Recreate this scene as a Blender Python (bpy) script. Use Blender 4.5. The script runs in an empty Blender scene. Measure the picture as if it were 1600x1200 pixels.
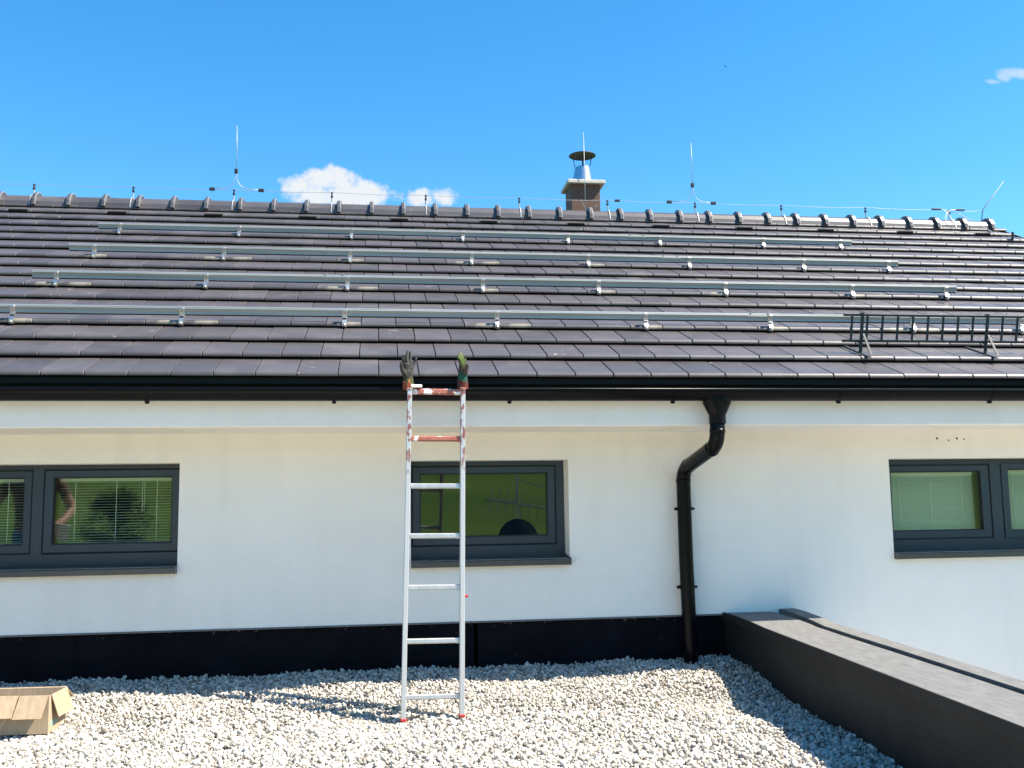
import bpy, bmesh, math, random
import numpy as np
from mathutils import Vector, Matrix

random.seed(7); rng = np.random.default_rng(7)
scene = bpy.context.scene
col = scene.collection

# ------------------------------------------------------------------ camera
cam_d = bpy.data.cameras.new('camera'); cam = bpy.data.objects.new('camera', cam_d); col.objects.link(cam)
RIGHT = Vector((0.99072434, -0.13517178, -0.01392346))
DOWN = Vector((0.00230939, 0.11919744, -0.99286789))
FWD = Vector((0.13586736, 0.98362623, 0.11840397))
CAM = Vector((0.14474, -6.15774, -0.77301))
m = Matrix.Identity(4)
for i in range(3):
    m[i][0] = RIGHT[i]; m[i][1] = -DOWN[i]; m[i][2] = -FWD[i]; m[i][3] = CAM[i]
cam.matrix_world = m
cam_d.sensor_width = 36; cam_d.lens = 1540.03 * 36 / 1600; cam_d.clip_start = .05; cam_d.clip_end = 6000
scene.camera = cam

# ------------------------------------------------------------------ sky and sun
SUN = Vector((.72, -.243, 1)).normalized()
EL = math.asin(SUN.z); ROT = math.atan2(SUN.x, SUN.y)
world = bpy.data.worlds.new('World'); scene.world = world; world.use_nodes = True
nt = world.node_tree; nt.nodes.clear()
def N(t, ty, **kw):
    n = t.nodes.new(ty)
    for k, v in kw.items(): setattr(n, k, v)
    return n
def math_n(t, op, a, b=None, c=None, clamp=False):
    n = N(t, 'ShaderNodeMath', operation=op); n.use_clamp = clamp
    for i, v in enumerate((a, b, c)):
        if v is None: continue
        if isinstance(v, (int, float)): n.inputs[i].default_value = v
        else: t.links.new(v, n.inputs[i])
    return n.outputs[0]
sky = N(nt, 'ShaderNodeTexSky', sky_type='NISHITA'); sky.sun_disc = False
sky.sun_elevation = EL; sky.sun_rotation = ROT
sky.altitude = 500; sky.air_density = 1.0; sky.dust_density = .25; sky.ozone_density = 3.0
hs = N(nt, 'ShaderNodeHueSaturation'); hs.inputs['Saturation'].default_value = 1.33; hs.inputs['Hue'].default_value = .492
nt.links.new(sky.outputs[0], hs.inputs['Color'])
tc = N(nt, 'ShaderNodeTexCoord'); sp = N(nt, 'ShaderNodeSeparateXYZ'); nt.links.new(tc.outputs['Generated'], sp.inputs[0])
nz = N(nt, 'ShaderNodeTexNoise'); nz.inputs['Scale'].default_value = 58; nz.inputs['Detail'].default_value = 8; nz.inputs['Roughness'].default_value = .62
nt.links.new(tc.outputs['Generated'], nz.inputs['Vector'])
nz2 = N(nt, 'ShaderNodeTexNoise'); nz2.inputs['Scale'].default_value = 15; nz2.inputs['Detail'].default_value = 3
nt.links.new(tc.outputs['Generated'], nz2.inputs['Vector'])
yy = math_n(nt, 'MAXIMUM', sp.outputs[1], .02)
ca = math_n(nt, 'DIVIDE', sp.outputs[0], yy); cb = math_n(nt, 'DIVIDE', sp.outputs[2], yy)
blobs = [(-0.0791,0.3256,0.0194,0.0115),(-0.0585,0.3303,0.0195,0.0123),(-0.0403,0.3312,0.0209,0.0143),(-0.0095,0.3229,0.0197,0.0096),
         (-0.0356,0.3154,0.0560,0.0120),(0.0453,0.3156,0.0147,0.0096),(0.0693,0.3177,0.0161,0.0090)]
wisps = [(0.7340,0.4842,0.0210,0.0054),(0.7166,0.4789,0.0080,0.0062),(0.7017,0.4720,0.0096,0.0031)]
def field(bl):
    acc = None
    for (a, b, ra, rb) in bl:
        da = math_n(nt, 'MULTIPLY', math_n(nt, 'SUBTRACT', ca, a), 1/ra); db = math_n(nt, 'MULTIPLY', math_n(nt, 'SUBTRACT', cb, b), 1/rb)
        d2 = math_n(nt, 'ADD', math_n(nt, 'MULTIPLY', da, da), math_n(nt, 'MULTIPLY', db, db))
        v = math_n(nt, 'SUBTRACT', 1.0, d2)
        acc = v if acc is None else math_n(nt, 'SMOOTH_MAX', acc, v, .5)
    return acc
def ss(v, lo, hi):
    n = N(nt, 'ShaderNodeMapRange', interpolation_type='SMOOTHSTEP')
    nt.links.new(v, n.inputs[0]); n.inputs[1].default_value = lo; n.inputs[2].default_value = hi
    return n.outputs[0]
turb = math_n(nt, 'ADD', math_n(nt, 'MULTIPLY', math_n(nt, 'SUBTRACT', nz.outputs[0], .5), 4.2), math_n(nt, 'MULTIPLY', math_n(nt, 'SUBTRACT', nz2.outputs[0], .5), 1.2))
f1 = math_n(nt, 'ADD', field(blobs), turb); f2 = math_n(nt, 'ADD', field(wisps), turb)
mask = math_n(nt, 'MAXIMUM', math_n(nt, 'MULTIPLY', ss(f1, -.55, .85), .95), math_n(nt, 'MULTIPLY', ss(f2, -.9, 1.5), .55))
mask = math_n(nt, 'MULTIPLY', mask, math_n(nt, 'GREATER_THAN', sp.outputs[1], .05))
cmix = N(nt, 'ShaderNodeMix', data_type='RGBA'); nt.links.new(mask, cmix.inputs[0]); nt.links.new(hs.outputs[0], cmix.inputs[6])
cmix.inputs[7].default_value = (3.35, 3.45, 3.5, 1)
bg = N(nt, 'ShaderNodeBackground'); bg.inputs['Strength'].default_value = .100
nt.links.new(cmix.outputs[2], bg.inputs['Color'])
wo = N(nt, 'ShaderNodeOutputWorld'); nt.links.new(bg.outputs[0], wo.inputs[0])

sun_d = bpy.data.lights.new('sun', 'SUN'); sun_d.energy = 5.0; sun_d.angle = math.radians(.53); sun_d.color = (1, .91, .77)
sun = bpy.data.objects.new('sun', sun_d); col.objects.link(sun)
sun.rotation_euler = (-SUN).to_track_quat('-Z', 'Y').to_euler(); sun.location = (8, -6, 12)

vs = scene.view_settings; vs.view_transform = 'Standard'; vs.look = 'None'; vs.exposure = 1.43; vs.gamma = 1; vs.use_curve_mapping = False
scene.cycles.max_bounces = 8; scene.cycles.transparent_max_bounces = 12

# ------------------------------------------------------------------ materials
def mat(name, base=(.5,.5,.5), rough=.6, metal=0., spec=.5, var=None, scale=8., detail=4., bump=0., bscale=60., coord='pos', isl=0., stretch=None):
    """principled material; var = second colour mixed in by noise; isl = brightness spread per piece"""
    mt = bpy.data.materials.new(name); mt.use_nodes = True; t = mt.node_tree
    b = t.nodes['Principled BSDF']
    b.inputs['Roughness'].default_value = rough; b.inputs['Metallic'].default_value = metal; b.inputs['Specular IOR Level'].default_value = spec
    b.inputs['Base Color'].default_value = (*base, 1)
    if coord == 'pos': cs = N(t, 'ShaderNodeNewGeometry').outputs['Position']
    else: cs = N(t, 'ShaderNodeTexCoord').outputs['Object']
    if stretch:
        mp = N(t, 'ShaderNodeMapping'); mp.inputs['Scale'].default_value = stretch; t.links.new(cs, mp.inputs[0]); cs = mp.outputs[0]
    out = None
    if var:
        nz = N(t, 'ShaderNodeTexNoise'); nz.inputs['Scale'].default_value = scale; nz.inputs['Detail'].default_value = detail; t.links.new(cs, nz.inputs['Vector'])
        rp = N(t, 'ShaderNodeMapRange'); t.links.new(nz.outputs[0], rp.inputs[0]); rp.inputs[1].default_value = .32; rp.inputs[2].default_value = .68
        mx = N(t, 'ShaderNodeMix', data_type='RGBA'); t.links.new(rp.outputs[0], mx.inputs[0]); mx.inputs[6].default_value = (*base, 1); mx.inputs[7].default_value = (*var, 1)
        out = mx.outputs[2]
    if isl:
        g = N(t, 'ShaderNodeNewGeometry'); oi = N(t, 'ShaderNodeObjectInfo')
        fr = math_n(t, 'FRACT', math_n(t, 'ADD', g.outputs['Random Per Island'], oi.outputs['Random']))
        k = math_n(t, 'ADD', math_n(t, 'MULTIPLY', fr, 2*isl), 1-isl)
        h = N(t, 'ShaderNodeHueSaturation'); t.links.new(k, h.inputs['Value'])
        if out: t.links.new(out, h.inputs['Color'])
        else: h.inputs['Color'].default_value = (*base, 1)
        out = h.outputs[0]
    if out: t.links.new(out, b.inputs['Base Color'])
    if bump:
        nb = N(t, 'ShaderNodeTexNoise'); nb.inputs['Scale'].default_value = bscale; nb.inputs['Detail'].default_value = 3; t.links.new(cs, nb.inputs['Vector'])
        bp = N(t, 'ShaderNodeBump'); bp.inputs['Strength'].default_value = bump; bp.inputs['Distance'].default_value = .01; t.links.new(nb.outputs[0], bp.inputs['Height'])
        t.links.new(bp.outputs[0], b.inputs['Normal'])
    return mt
def overlay(mt, colour, scale, lo, hi, amount, detail=5., coord='pos', stretch=None, rough=None, gate=None):
    """mix a stain colour over the base by a thresholded noise"""
    t = mt.node_tree; b = t.nodes['Principled BSDF']
    cs = N(t, 'ShaderNodeNewGeometry').outputs['Position'] if coord == 'pos' else N(t, 'ShaderNodeTexCoord').outputs['Object']
    c0 = cs
    if stretch:
        mp = N(t, 'ShaderNodeMapping'); mp.inputs['Scale'].default_value = stretch; t.links.new(cs, mp.inputs[0]); cs = mp.outputs[0]
    nz = N(t, 'ShaderNodeTexNoise'); nz.inputs['Scale'].default_value = scale; nz.inputs['Detail'].default_value = detail; t.links.new(cs, nz.inputs['Vector'])
    rp = N(t, 'ShaderNodeMapRange', interpolation_type='SMOOTHSTEP'); t.links.new(nz.outputs[0], rp.inputs[0]); rp.inputs[1].default_value = lo; rp.inputs[2].default_value = hi; rp.inputs[4].default_value = amount
    fac = rp.outputs[0]
    if gate:
        ax, g0, g1 = gate
        s = N(t, 'ShaderNodeSeparateXYZ'); t.links.new(c0, s.inputs[0])
        gr = N(t, 'ShaderNodeMapRange', interpolation_type='SMOOTHSTEP'); t.links.new(s.outputs[ax], gr.inputs[0]); gr.inputs[1].default_value = g0; gr.inputs[2].default_value = g1
        fac = math_n(t, 'MULTIPLY', fac, gr.outputs[0])
    mx = N(t, 'ShaderNodeMix', data_type='RGBA'); t.links.new(fac, mx.inputs[0]); mx.inputs[7].default_value = (*colour, 1)
    sock = b.inputs['Base Color']
    if sock.is_linked: t.links.new(sock.links[0].from_socket, mx.inputs[6])
    else: mx.inputs[6].default_value = sock.default_value
    t.links.new(mx.outputs[2], sock)
    return mt

M = {}
M['wall'] = mat('white render', (.87,.83,.76), .9, spec=.2, var=(.90,.86,.79), scale=3, bump=.35, bscale=170)
overlay(M['wall'], (.70,.67,.61), 1.3, .55, .8, .25)
M['plinth'] = mat('bitumen upstand', (.003,.0035,.006), .6, spec=.05, var=(.006,.0065,.010), scale=5, bump=.5, bscale=30)
overlay(M['plinth'], (.06,.06,.06), 14, .62, .8, .4, stretch=(1,1,2.2))
overlay(M['plinth'], (.22,.21,.20), 30, .62, .70, .35, gate=(2, -1.64, -1.585))
overlay(M['wall'], (.66,.63,.56), 2.2, .52, .75, .16, stretch=(2.5,1,.35))
M['tile'] = mat('concrete roof tile', (.064,.057,.061), .37, spec=.6, var=(.082,.074,.077), scale=5, detail=6, bump=.12, bscale=220, isl=.18)
overlay(M['tile'], (.20,.19,.18), 3.1, .55, .80, .32, detail=7)
overlay(M['tile'], (.26,.25,.24), 7, .70, .78, .35, detail=6, stretch=(1,3,3))
M['tile_dusty'] = mat('dusty roof tile', (.064,.057,.061), .42, spec=.45, var=(.082,.074,.077), scale=5, detail=6, isl=.1)
overlay(M['tile_dusty'], (.28,.25,.20), 9, .38, .66, .75, gate=(1, .10, .01), coord='obj')
M['tile_splash'] = mat('splashed roof tile', (.064,.057,.061), .40, spec=.5, var=(.082,.074,.077), scale=5, detail=6, isl=.1)
overlay(M['tile_splash'], (.42,.41,.39), 16, .66, .70, .75, stretch=(1,2,2))
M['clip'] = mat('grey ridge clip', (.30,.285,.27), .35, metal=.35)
M['underlay'] = mat('black underlay', (.006,.006,.006), .9)
M['gutter'] = mat('black coated gutter', (.0025,.0025,.0035), .28, spec=.14, var=(.004,.004,.005), scale=4)
M['frame'] = mat('anthracite window frame', (.022,.038,.054), .38, spec=.5, var=(.027,.043,.060), scale=6)
M['seal'] = mat('black seal and rail shade', (.004,.004,.005), .5)
M['sill'] = mat('coated sill', (.045,.050,.052), .3, spec=.6, var=(.055,.060,.06), scale=3)
M['blind'] = mat('blind slat', (.88,.90,.84), .5)
M['interior'] = mat('room wall', (.30,.28,.25), .9)
M['dark_interior'] = mat('dim room wall', (.03,.03,.03), .9)
M['alu'] = mat('aluminium rail', (.30,.32,.305), .47, metal=.5, var=(.42,.43,.41), scale=3, stretch=(.3,8,8), bump=.03, bscale=40)
M['steel'] = mat('stainless hook', (.62,.62,.60), .38, metal=1., var=(.6,.6,.58), scale=30)
M['bolt'] = mat('bolt', (.42,.42,.41), .42, metal=1.)
M['guard'] = mat('snow guard coating', (.018,.032,.034), .55, spec=.25, var=(.026,.040,.042), scale=10)
M['wire'] = mat('aluminium wire', (.42,.43,.44), .45, metal=.4)
M['rodgrey'] = mat('weathered rod', (.16,.165,.17), .5)
M['clamp'] = mat('dark clamp', (.02,.02,.022), .5)
M['chimney'] = mat('brown chimney cladding', (.115,.060,.040), .8, var=(.15,.085,.06), scale=30, bump=.3, bscale=80)
M['slab'] = mat('chimney slab concrete', (.62,.58,.50), .8, var=(.52,.48,.42), scale=12)
M['inox'] = mat('flue steel', (.72,.73,.74), .25, metal=1., var=(.62,.63,.65), scale=9)
M['dark_cap'] = mat('dark rain cap', (.03,.028,.027), .5, metal=.6)  # plain dark tone over the whole cap and its legs
M['bed'] = mat('gravel bed', (.33,.31,.27), .95, var=(.16,.145,.125), scale=55, bump=1., bscale=45)  # colour darkened to deepen the shade in the gaps between stones
M['bed_bounce'] = mat('unseen gravel for bounce', (.55,.51,.44), .95, var=(.47,.43,.37), scale=45, bump=1., bscale=45)  # out-of-view gravel, made paler than the stones to bounce light onto the wall
M['bounce_yard'] = mat('grey paved yard', (.17,.165,.16), .9, var=(.21,.205,.20), scale=1.5, bump=.2)
M['deck'] = mat('roof membrane', (.03,.03,.03), .8)
M['parapet'] = mat('parapet membrane', (.011,.0122,.0135), .65, spec=.2, var=(.020,.021,.022), scale=2.5, bump=.2, bscale=25)
M['coping'] = mat('slate membrane coping', (.112,.112,.110), .75, var=(.165,.164,.160), scale=7, detail=8, stretch=(6,1.2,6), bump=.25, bscale=120)
overlay(M['coping'], (.26,.255,.24), 11, .6, .72, .6, stretch=(7,.8,7))
M['cardboard'] = mat('cardboard', (.35,.26,.17), .85, spec=.2, var=(.43,.33,.225), scale=9, stretch=(5,5,.6), bump=.08, bscale=80)
M['print'] = mat('faded green print', (.25,.36,.27), .8)
M['tape'] = mat('torn paper', (.62,.55,.42), .8)
M['ladder'] = mat('worn aluminium ladder', (.50,.50,.49), .42, metal=.7, var=(.60,.60,.59), scale=25, stretch=(1,1,.25))
overlay(M['ladder'], (.33,.33,.32), 40, .62, .72, .7, stretch=(1,1,.4))
overlay(M['ladder'], (.40,.22,.12), 22, .68, .74, .7, stretch=(1,1,.4))
M['ladder_red'] = mat('flaking red paint on ladder', (.52,.52,.51), .45, metal=.5)
overlay(M['ladder_red'], (.27,.085,.06), 46, .50, .55, .95, stretch=(.8,1,.35), gate=(2, 1.25, 1.62), coord='obj')
overlay(M['ladder_red'], (.40,.40,.39), 60, .64, .70, .6, stretch=(.6,1,.3))
M['rung_red'] = mat('red painted rung', (.29,.085,.06), .5, var=(.36,.13,.09), scale=40)
overlay(M['rung_red'], (.78,.76,.73), 14, .53, .58, .95, stretch=(1.,1,1))
M['red'] = mat('red plastic', (.42,.03,.03), .45)
M['white_paint'] = mat('white paint', (.80,.79,.76), .5)
def leafmat(name, a, b, sc):
    return mat(name, a, .7, spec=.2, var=b, scale=sc, isl=.25)
M['leaf'] = leafmat('foliage', (.009,.018,.005), (.018,.032,.008), 1.5)
M['bark'] = mat('bark', (.09,.065,.045), .9, var=(.05,.04,.03), scale=12)
M['meadow'] = mat('meadow', (.040,.085,.022), .95, spec=.1, var=(.105,.160,.034), scale=.03, detail=6, stretch=(.6,2.2,1))
overlay(M['meadow'], (.11,.14,.04), .02, .5, .7, .5, stretch=(.3,3,1))
M['skin'] = mat('skin', (.42,.22,.15), .6)
M['shirt'] = mat('brown shirt', (.13,.075,.05), .85)
M['jeans'] = mat('blue work trousers', (.03,.12,.30), .85, var=(.04,.15,.36), scale=12)
M['shoe'] = mat('shoe', (.03,.03,.03), .6)
M['hair'] = mat('hair', (.05,.03,.02), .7)
M['teal'] = mat('teal cloth', (.03,.30,.36), .8)

def stone_mat():
    mt = bpy.data.materials.new('pale gravel stone'); mt.use_nodes = True; t = mt.node_tree; b = t.nodes['Principled BSDF']
    b.inputs['Roughness'].default_value = .85; b.inputs['Specular IOR Level'].default_value = .25
    g = N(t, 'ShaderNodeNewGeometry'); r = N(t, 'ShaderNodeValToRGB'); t.links.new(g.outputs['Random Per Island'], r.inputs[0])
    el = r.color_ramp.elements
    stops = [(0,(.13,.12,.105)),(.09,(.24,.22,.19)),(.22,(.38,.35,.30)),(.45,(.47,.44,.39)),(.7,(.54,.51,.46)),(.85,(.47,.40,.32)),(.93,(.62,.60,.56)),(1,(.35,.345,.33))]
    el[0].position = 0; el[0].color = (*stops[0][1],1); el[1].position = 1; el[1].color = (*stops[-1][1],1)
    for p, c in stops[1:-1]: e = el.new(p); e.color = (*c,1)
    nz = N(t, 'ShaderNodeTexNoise'); nz.inputs['Scale'].default_value = 160; t.links.new(g.outputs['Position'], nz.inputs['Vector'])
    h = N(t, 'ShaderNodeHueSaturation'); t.links.new(math_n(t, 'ADD', math_n(t, 'MULTIPLY', nz.outputs[0], .5), .75), h.inputs['Value']); t.links.new(r.outputs[0], h.inputs['Color'])
    t.links.new(h.outputs[0], b.inputs['Base Color'])
    return mt
M['stone'] = stone_mat()
def glass_mat(name, f0, tint):
    mt = bpy.data.materials.new(name); mt.use_nodes = True; t = mt.node_tree; t.nodes.clear()
    lw = N(t, 'ShaderNodeLayerWeight'); lw.inputs[0].default_value = .5
    fac = math_n(t, 'ADD', math_n(t, 'MULTIPLY', math_n(t, 'POWER', lw.outputs['Facing'], 5.), 1-f0), f0)
    tr = N(t, 'ShaderNodeBsdfTransparent'); tr.inputs[0].default_value = (*tint,1)
    gl = N(t, 'ShaderNodeBsdfGlossy'); gl.inputs['Roughness'].default_value = 0.; gl.inputs[0].default_value = (.95,1,.97,1)
    mx = N(t, 'ShaderNodeMixShader'); o = N(t, 'ShaderNodeOutputMaterial')
    t.links.new(fac, mx.inputs[0]); t.links.new(tr.outputs[0], mx.inputs[1]); t.links.new(gl.outputs[0], mx.inputs[2]); t.links.new(mx.outputs[0], o.inputs[0])
    return mt
M['glass'] = glass_mat('window glass', .085, (.84,.90,.85))

# ------------------------------------------------------------------ mesh helpers
class MB:
    def __init__(s): s.v = []; s.f = []; s.mi = []; s.cur = 0
    def add(s, vs, fs):
        o = len(s.v); s.v += [tuple(p) for p in vs]; s.f += [tuple(o+i for i in f) for f in fs]; s.mi += [s.cur]*len(fs); return s
    def box(s, a, b, xf=None):
        (x0,y0,z0),(x1,y1,z1) = a, b
        vs = [(x0,y0,z0),(x1,y0,z0),(x1,y1,z0),(x0,y1,z0),(x0,y0,z1),(x1,y0,z1),(x1,y1,z1),(x0,y1,z1)]
        if xf: vs = [xf(*p) for p in vs]
        return s.add(vs, [(0,3,2,1),(4,5,6,7),(0,1,5,4),(1,2,6,5),(2,3,7,6),(3,0,4,7)])
    def cbox(s, a, b, c=.004, xf=None):
        """box with chamfered edges"""
        bm = bmesh.new(); r = bmesh.ops.create_cube(bm, size=1)
        cx = [(a[i]+b[i])/2 for i in range(3)]; d = [abs(b[i]-a[i]) for i in range(3)]
        for v in bm.verts: v.co = Vector([cx[i]+v.co[i]*d[i] for i in range(3)])
        bmesh.ops.bevel(bm, geom=bm.edges[:], offset=min(c, min(d)*.4), segments=1, affect='EDGES')
        bm.verts.index_update()
        vs = [tuple(v.co) for v in bm.verts]; fs = [tuple(v.index for v in f.verts) for f in bm.faces]; bm.free()
        if xf: vs = [tuple(xf(*p)) for p in vs]
        return s.add(vs, fs)
    def prism(s, prof, x0, x1, xf=None, closed=True, caps=True):
        """extrude a (p,q) profile along x; vertices are (x,p,q)"""
        n = len(prof); vs = [(x0,p,q) for p,q in prof] + [(x1,p,q) for p,q in prof]
        if xf: vs = [tuple(xf(*p)) for p in vs]
        fs = [(i,(i+1)%n,n+(i+1)%n,n+i) for i in range(n if closed else n-1)]
        if caps and closed: fs += [tuple(range(n-1,-1,-1)), tuple(range(n,2*n))]
        return s.add(vs, fs)
    def tube(s, pts, r, seg=8, caps=True):
        pts = [Vector(p) for p in pts]; rs = r if isinstance(r, (list,tuple)) else [r]*len(pts); rings = []; prev = None
        for i, p in enumerate(pts):
            d = (pts[min(i+1,len(pts)-1)] - pts[max(i-1,0)]).normalized()
            if prev is None: a = d.orthogonal().normalized()
            else: a = (prev - d*prev.dot(d)).normalized()
            prev = a; b = d.cross(a)
            rings.append([p + (a*math.cos(2*math.pi*k/seg) + b*math.sin(2*math.pi*k/seg))*rs[i] for k in range(seg)])
        vs = [q for g in rings for q in g]; fs = []
        for i in range(len(pts)-1):
            for k in range(seg): fs.append((i*seg+k, i*seg+(k+1)%seg, (i+1)*seg+(k+1)%seg, (i+1)*seg+k))
        if caps: fs += [tuple(range(seg-1,-1,-1)), tuple((len(pts)-1)*seg+k for k in range(seg))]
        return s.add(vs, fs)
    def lathe(s, prof, c, seg=24):
        """profile of (radius, z) about a vertical axis through c"""
        vs = []; fs = []
        for r, z in prof: vs += [(c[0]+r*math.cos(2*math.pi*k/seg), c[1]+r*math.sin(2*math.pi*k/seg), c[2]+z) for k in range(seg)]
        for i in range(len(prof)-1):
            for k in range(seg): fs.append((i*seg+k, i*seg+(k+1)%seg, (i+1)*seg+(k+1)%seg, (i+1)*seg+k))
        return s.add(vs, fs)
    def quad(s, *p): return s.add(p, [tuple(range(len(p)))])
    def mesh(s, name, mats, smooth=False):
        me = bpy.data.meshes.new(name); me.from_pydata(s.v, [], s.f)
        for m_ in (mats if isinstance(mats, (list,tuple)) else [mats]): me.materials.append(m_)
        if any(s.mi): me.polygons.foreach_set('material_index', s.mi)
        if smooth: me.polygons.foreach_set('use_smooth', [True]*len(me.polygons))
        me.validate(); me.update(); return me
    def build(s, name, mats, parent=None, smooth=False, label=None):
        return link(name, s.mesh(name, mats, smooth), parent, label)
def link(name, me, parent=None, label=None):
    o = bpy.data.objects.new(name, me); col.objects.link(o)
    if parent: o.parent = parent
    if label: o['label'] = label
    return o
def thing(name, label, cat, group=None, loc=(0,0,0)):
    o = bpy.data.objects.new(name, None); col.objects.link(o); o.location = loc; o.empty_display_size = .1
    o['label'] = label; o['category'] = cat
    if group: o['group'] = group
    return o
def tag(o, label, cat, group=None):
    o['label'] = label; o['category'] = cat
    if group: o['group'] = group
    return o
def structure(o): o['kind'] = 'structure'; return o

# ------------------------------------------------------------------ layout constants (metres; the eave line is y = 0, z = 0)
TH = .470725; CU, SU = math.cos(TH), math.sin(TH)
U = [0,.374,.723,1.075,1.41,1.74,2.093,2.42,2.75,3.083,3.43,3.774,4.113,4.45,4.79,5.126,5.438]
T = .25; X0 = .1553
def rf(X, u, h): return (X, u*CU-h*SU, u*SU+h*CU)
YW = .62                                    # wall face
XL, XR = -8.0, 7.88                         # house ends
def zg(y): return -2.0 + .13*min(1, max(0, (y+.32)/.95))
def par_in(y): return 2.596 + .061*y - .085*max(0, y/.62)**2*(y > 0)  # inner line of the parapet

# ------------------------------------------------------------------ ground beyond the house
def hill(x, y):
    d = max(0, -y-48); s = min(1, d/230); s = s*s*(3-2*s)
    return -5.2 + 42*s + .8*math.sin(x*.021+1)*min(1, d/40) + .5*math.sin(x*.05+y*.03)*min(1, d/40)
gx = [-2500,-1200,-600,-300,-160] + [-120+8*i for i in range(31)] + [160,300,600,1200,2500]
gy = [-2500,-1200,-700,-450,-320] + [-260+8*i for i in range(36)] + [60,150,400,1000,2500]
g = MB(); nx = len(gx)
for y in gy:
    for x in gx: g.v.append((x, y, hill(x, y)))
for j in range(len(gy)-1):
    for i in range(nx-1): g.f.append((j*nx+i, j*nx+i+1, (j+1)*nx+i+1, (j+1)*nx+i)); g.mi.append(0)
structure(g.build('ground', M['meadow'], smooth=True))

yd = MB(); yd.box((2.9,-26,-5.6),(34,26,-5.05)); structure(yd.build('bounce_yard', M['bounce_yard']))  # unseen grey ground, added to cut the green bounce on the wall

# ------------------------------------------------------------------ flat roof with its gravel
fr_ = MB(); ys = [.64,.45,.3,.1,-.1,-.32,-.6,-1.2,-2.4,-4,-7,-10,-13]; xs = [-8.2,-6,-4,-2,0,1.2,None]
for y in ys:
    for x in xs: fr_.v.append((par_in(y)+.12 if x is None else x, y, zg(y)-.018))
for j in range(len(ys)-1):
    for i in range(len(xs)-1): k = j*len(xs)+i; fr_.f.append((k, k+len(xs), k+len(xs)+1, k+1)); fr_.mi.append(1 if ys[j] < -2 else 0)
structure(fr_.build('flat_roof', [M['bed'], M['bed_bounce']]))
sl = MB(); sl.box((-8.2,-13,-2.45),(3.2,.60,-2.06)); sl.box((-8.2,-12.9,-5.4),(2.2,.55,-2.45)); structure(sl.build('flat_roof_slab', M['deck']))

def build_gravel():
    pts = []; step = .0198; y = .635; row = 0
    while y > -2.15:
        x = -2.7 + (row % 2)*step*.5
        while x < par_in(y) + .065:
            d = Vector((x, y, zg(y))) - CAM; dz = d.dot(FWD)
            if abs(d.dot(RIGHT)/dz) < .55 and d.dot(DOWN)/dz < .415: pts.append((x, y))
            x += step
        y -= step*.88; row += 1
    P = np.array(pts); n = len(P)
    P += rng.uniform(-.0075, .0075, P.shape)
    extra = P[rng.random(n) < .15] + rng.uniform(-.01, .01, (1, 2))
    P = np.vstack([P, extra]); k = len(P)
    z = np.array([zg(b) for b in P[:,1]]) - .008 + rng.uniform(-.006, .006, k); z[n:] += .011
    z += .012*np.sin(P[:,0]*3.1+1.0)*np.sin(P[:,1]*4.3) + .006*np.sin(P[:,0]*9+P[:,1]*7)
    for fx, fy in ((.29,-.32),(.64,-.32)): z -= .012*np.exp(-((P[:,0]-fx)**2+(P[:,1]-fy)**2)/.0035)     # hollows under the ladder feet
    rad = np.clip(.0098*np.exp(rng.normal(0, .30, k)), .0045, .022)
    sc = np.stack([rad*rng.uniform(1.0,1.5,k), rad*rng.uniform(.8,1.1,k), rad*rng.uniform(.55,.95,k)], 1)
    q = rng.normal(size=(k,4)); q[:,1:3] *= .55; q /= np.linalg.norm(q, axis=1)[:,None]
    w_,x_,y_,z_ = q.T
    R = np.stack([np.stack([1-2*(y_*y_+z_*z_),2*(x_*y_-z_*w_),2*(x_*z_+y_*w_)],1),np.stack([2*(x_*y_+z_*w_),1-2*(x_*x_+z_*z_),2*(y_*z_-x_*w_)],1),np.stack([2*(x_*z_-y_*w_),2*(y_*z_+x_*w_),1-2*(x_*x_+y_*y_)],1)],1)
    AV = []; AF = []; off = 0; near = P[:,1] < -.25
    for sub, sel in ((2, near), (1, ~near)):
        bm = bmesh.new(); bmesh.ops.create_icosphere(bm, subdivisions=sub, radius=1); bm.verts.index_update()
        SV = np.array([p.co[:] for p in bm.verts]); SF = np.array([[v.index for v in t.verts] for t in bm.faces]); bm.free()
        shapes = []
        for _ in range(16):
            v = SV.copy()
            for _ in range(5):      # plane cuts make the pebbles angular
                d = rng.normal(size=3); d /= np.linalg.norm(d); c = rng.uniform(.55,.85); t = v@d; v = v - np.outer(np.maximum(0, t-c), d)*.95
            v *= 1 + (.05 if sub == 2 else .12)*rng.normal(size=(len(v),1)); shapes.append(v)
        ks = int(sel.sum()); V = np.stack(shapes)[rng.integers(0, 16, ks)] * sc[sel][:,None,:]
        V = np.einsum('kij,kvj->kvi', R[sel], V) + np.column_stack([P, z])[sel][:,None,:]
        AV.append(V.reshape(-1,3)); AF.append((SF[None] + (np.arange(ks)*len(SV))[:,None,None]).reshape(-1,3) + off); off += ks*len(SV)
    V = np.vstack(AV).astype(np.float32); F = np.vstack(AF)
    me = bpy.data.meshes.new('gravel')
    me.vertices.add(len(V)); me.vertices.foreach_set('co', V.ravel()); me.loops.add(F.size); me.loops.foreach_set('vertex_index', F.ravel().astype(np.int32))
    me.polygons.add(len(F)); me.polygons.foreach_set('loop_start', (np.arange(len(F))*3).astype(np.int32))
    me.polygons.foreach_set('use_smooth', np.ones(len(F), dtype=bool))
    me.materials.append(M['stone']); me.update(); me.validate()
    print('gravel', k, len(F))
    o = link('gravel', me); o['kind'] = 'stuff'; tag(o, 'pale rounded gravel covering the flat roof in front of the house', 'gravel')
build_gravel()

# ------------------------------------------------------------------ house
house = thing('house', 'white rendered single storey house with a dark tiled gable roof and chimney', 'house', loc=(0,0,0))
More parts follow.
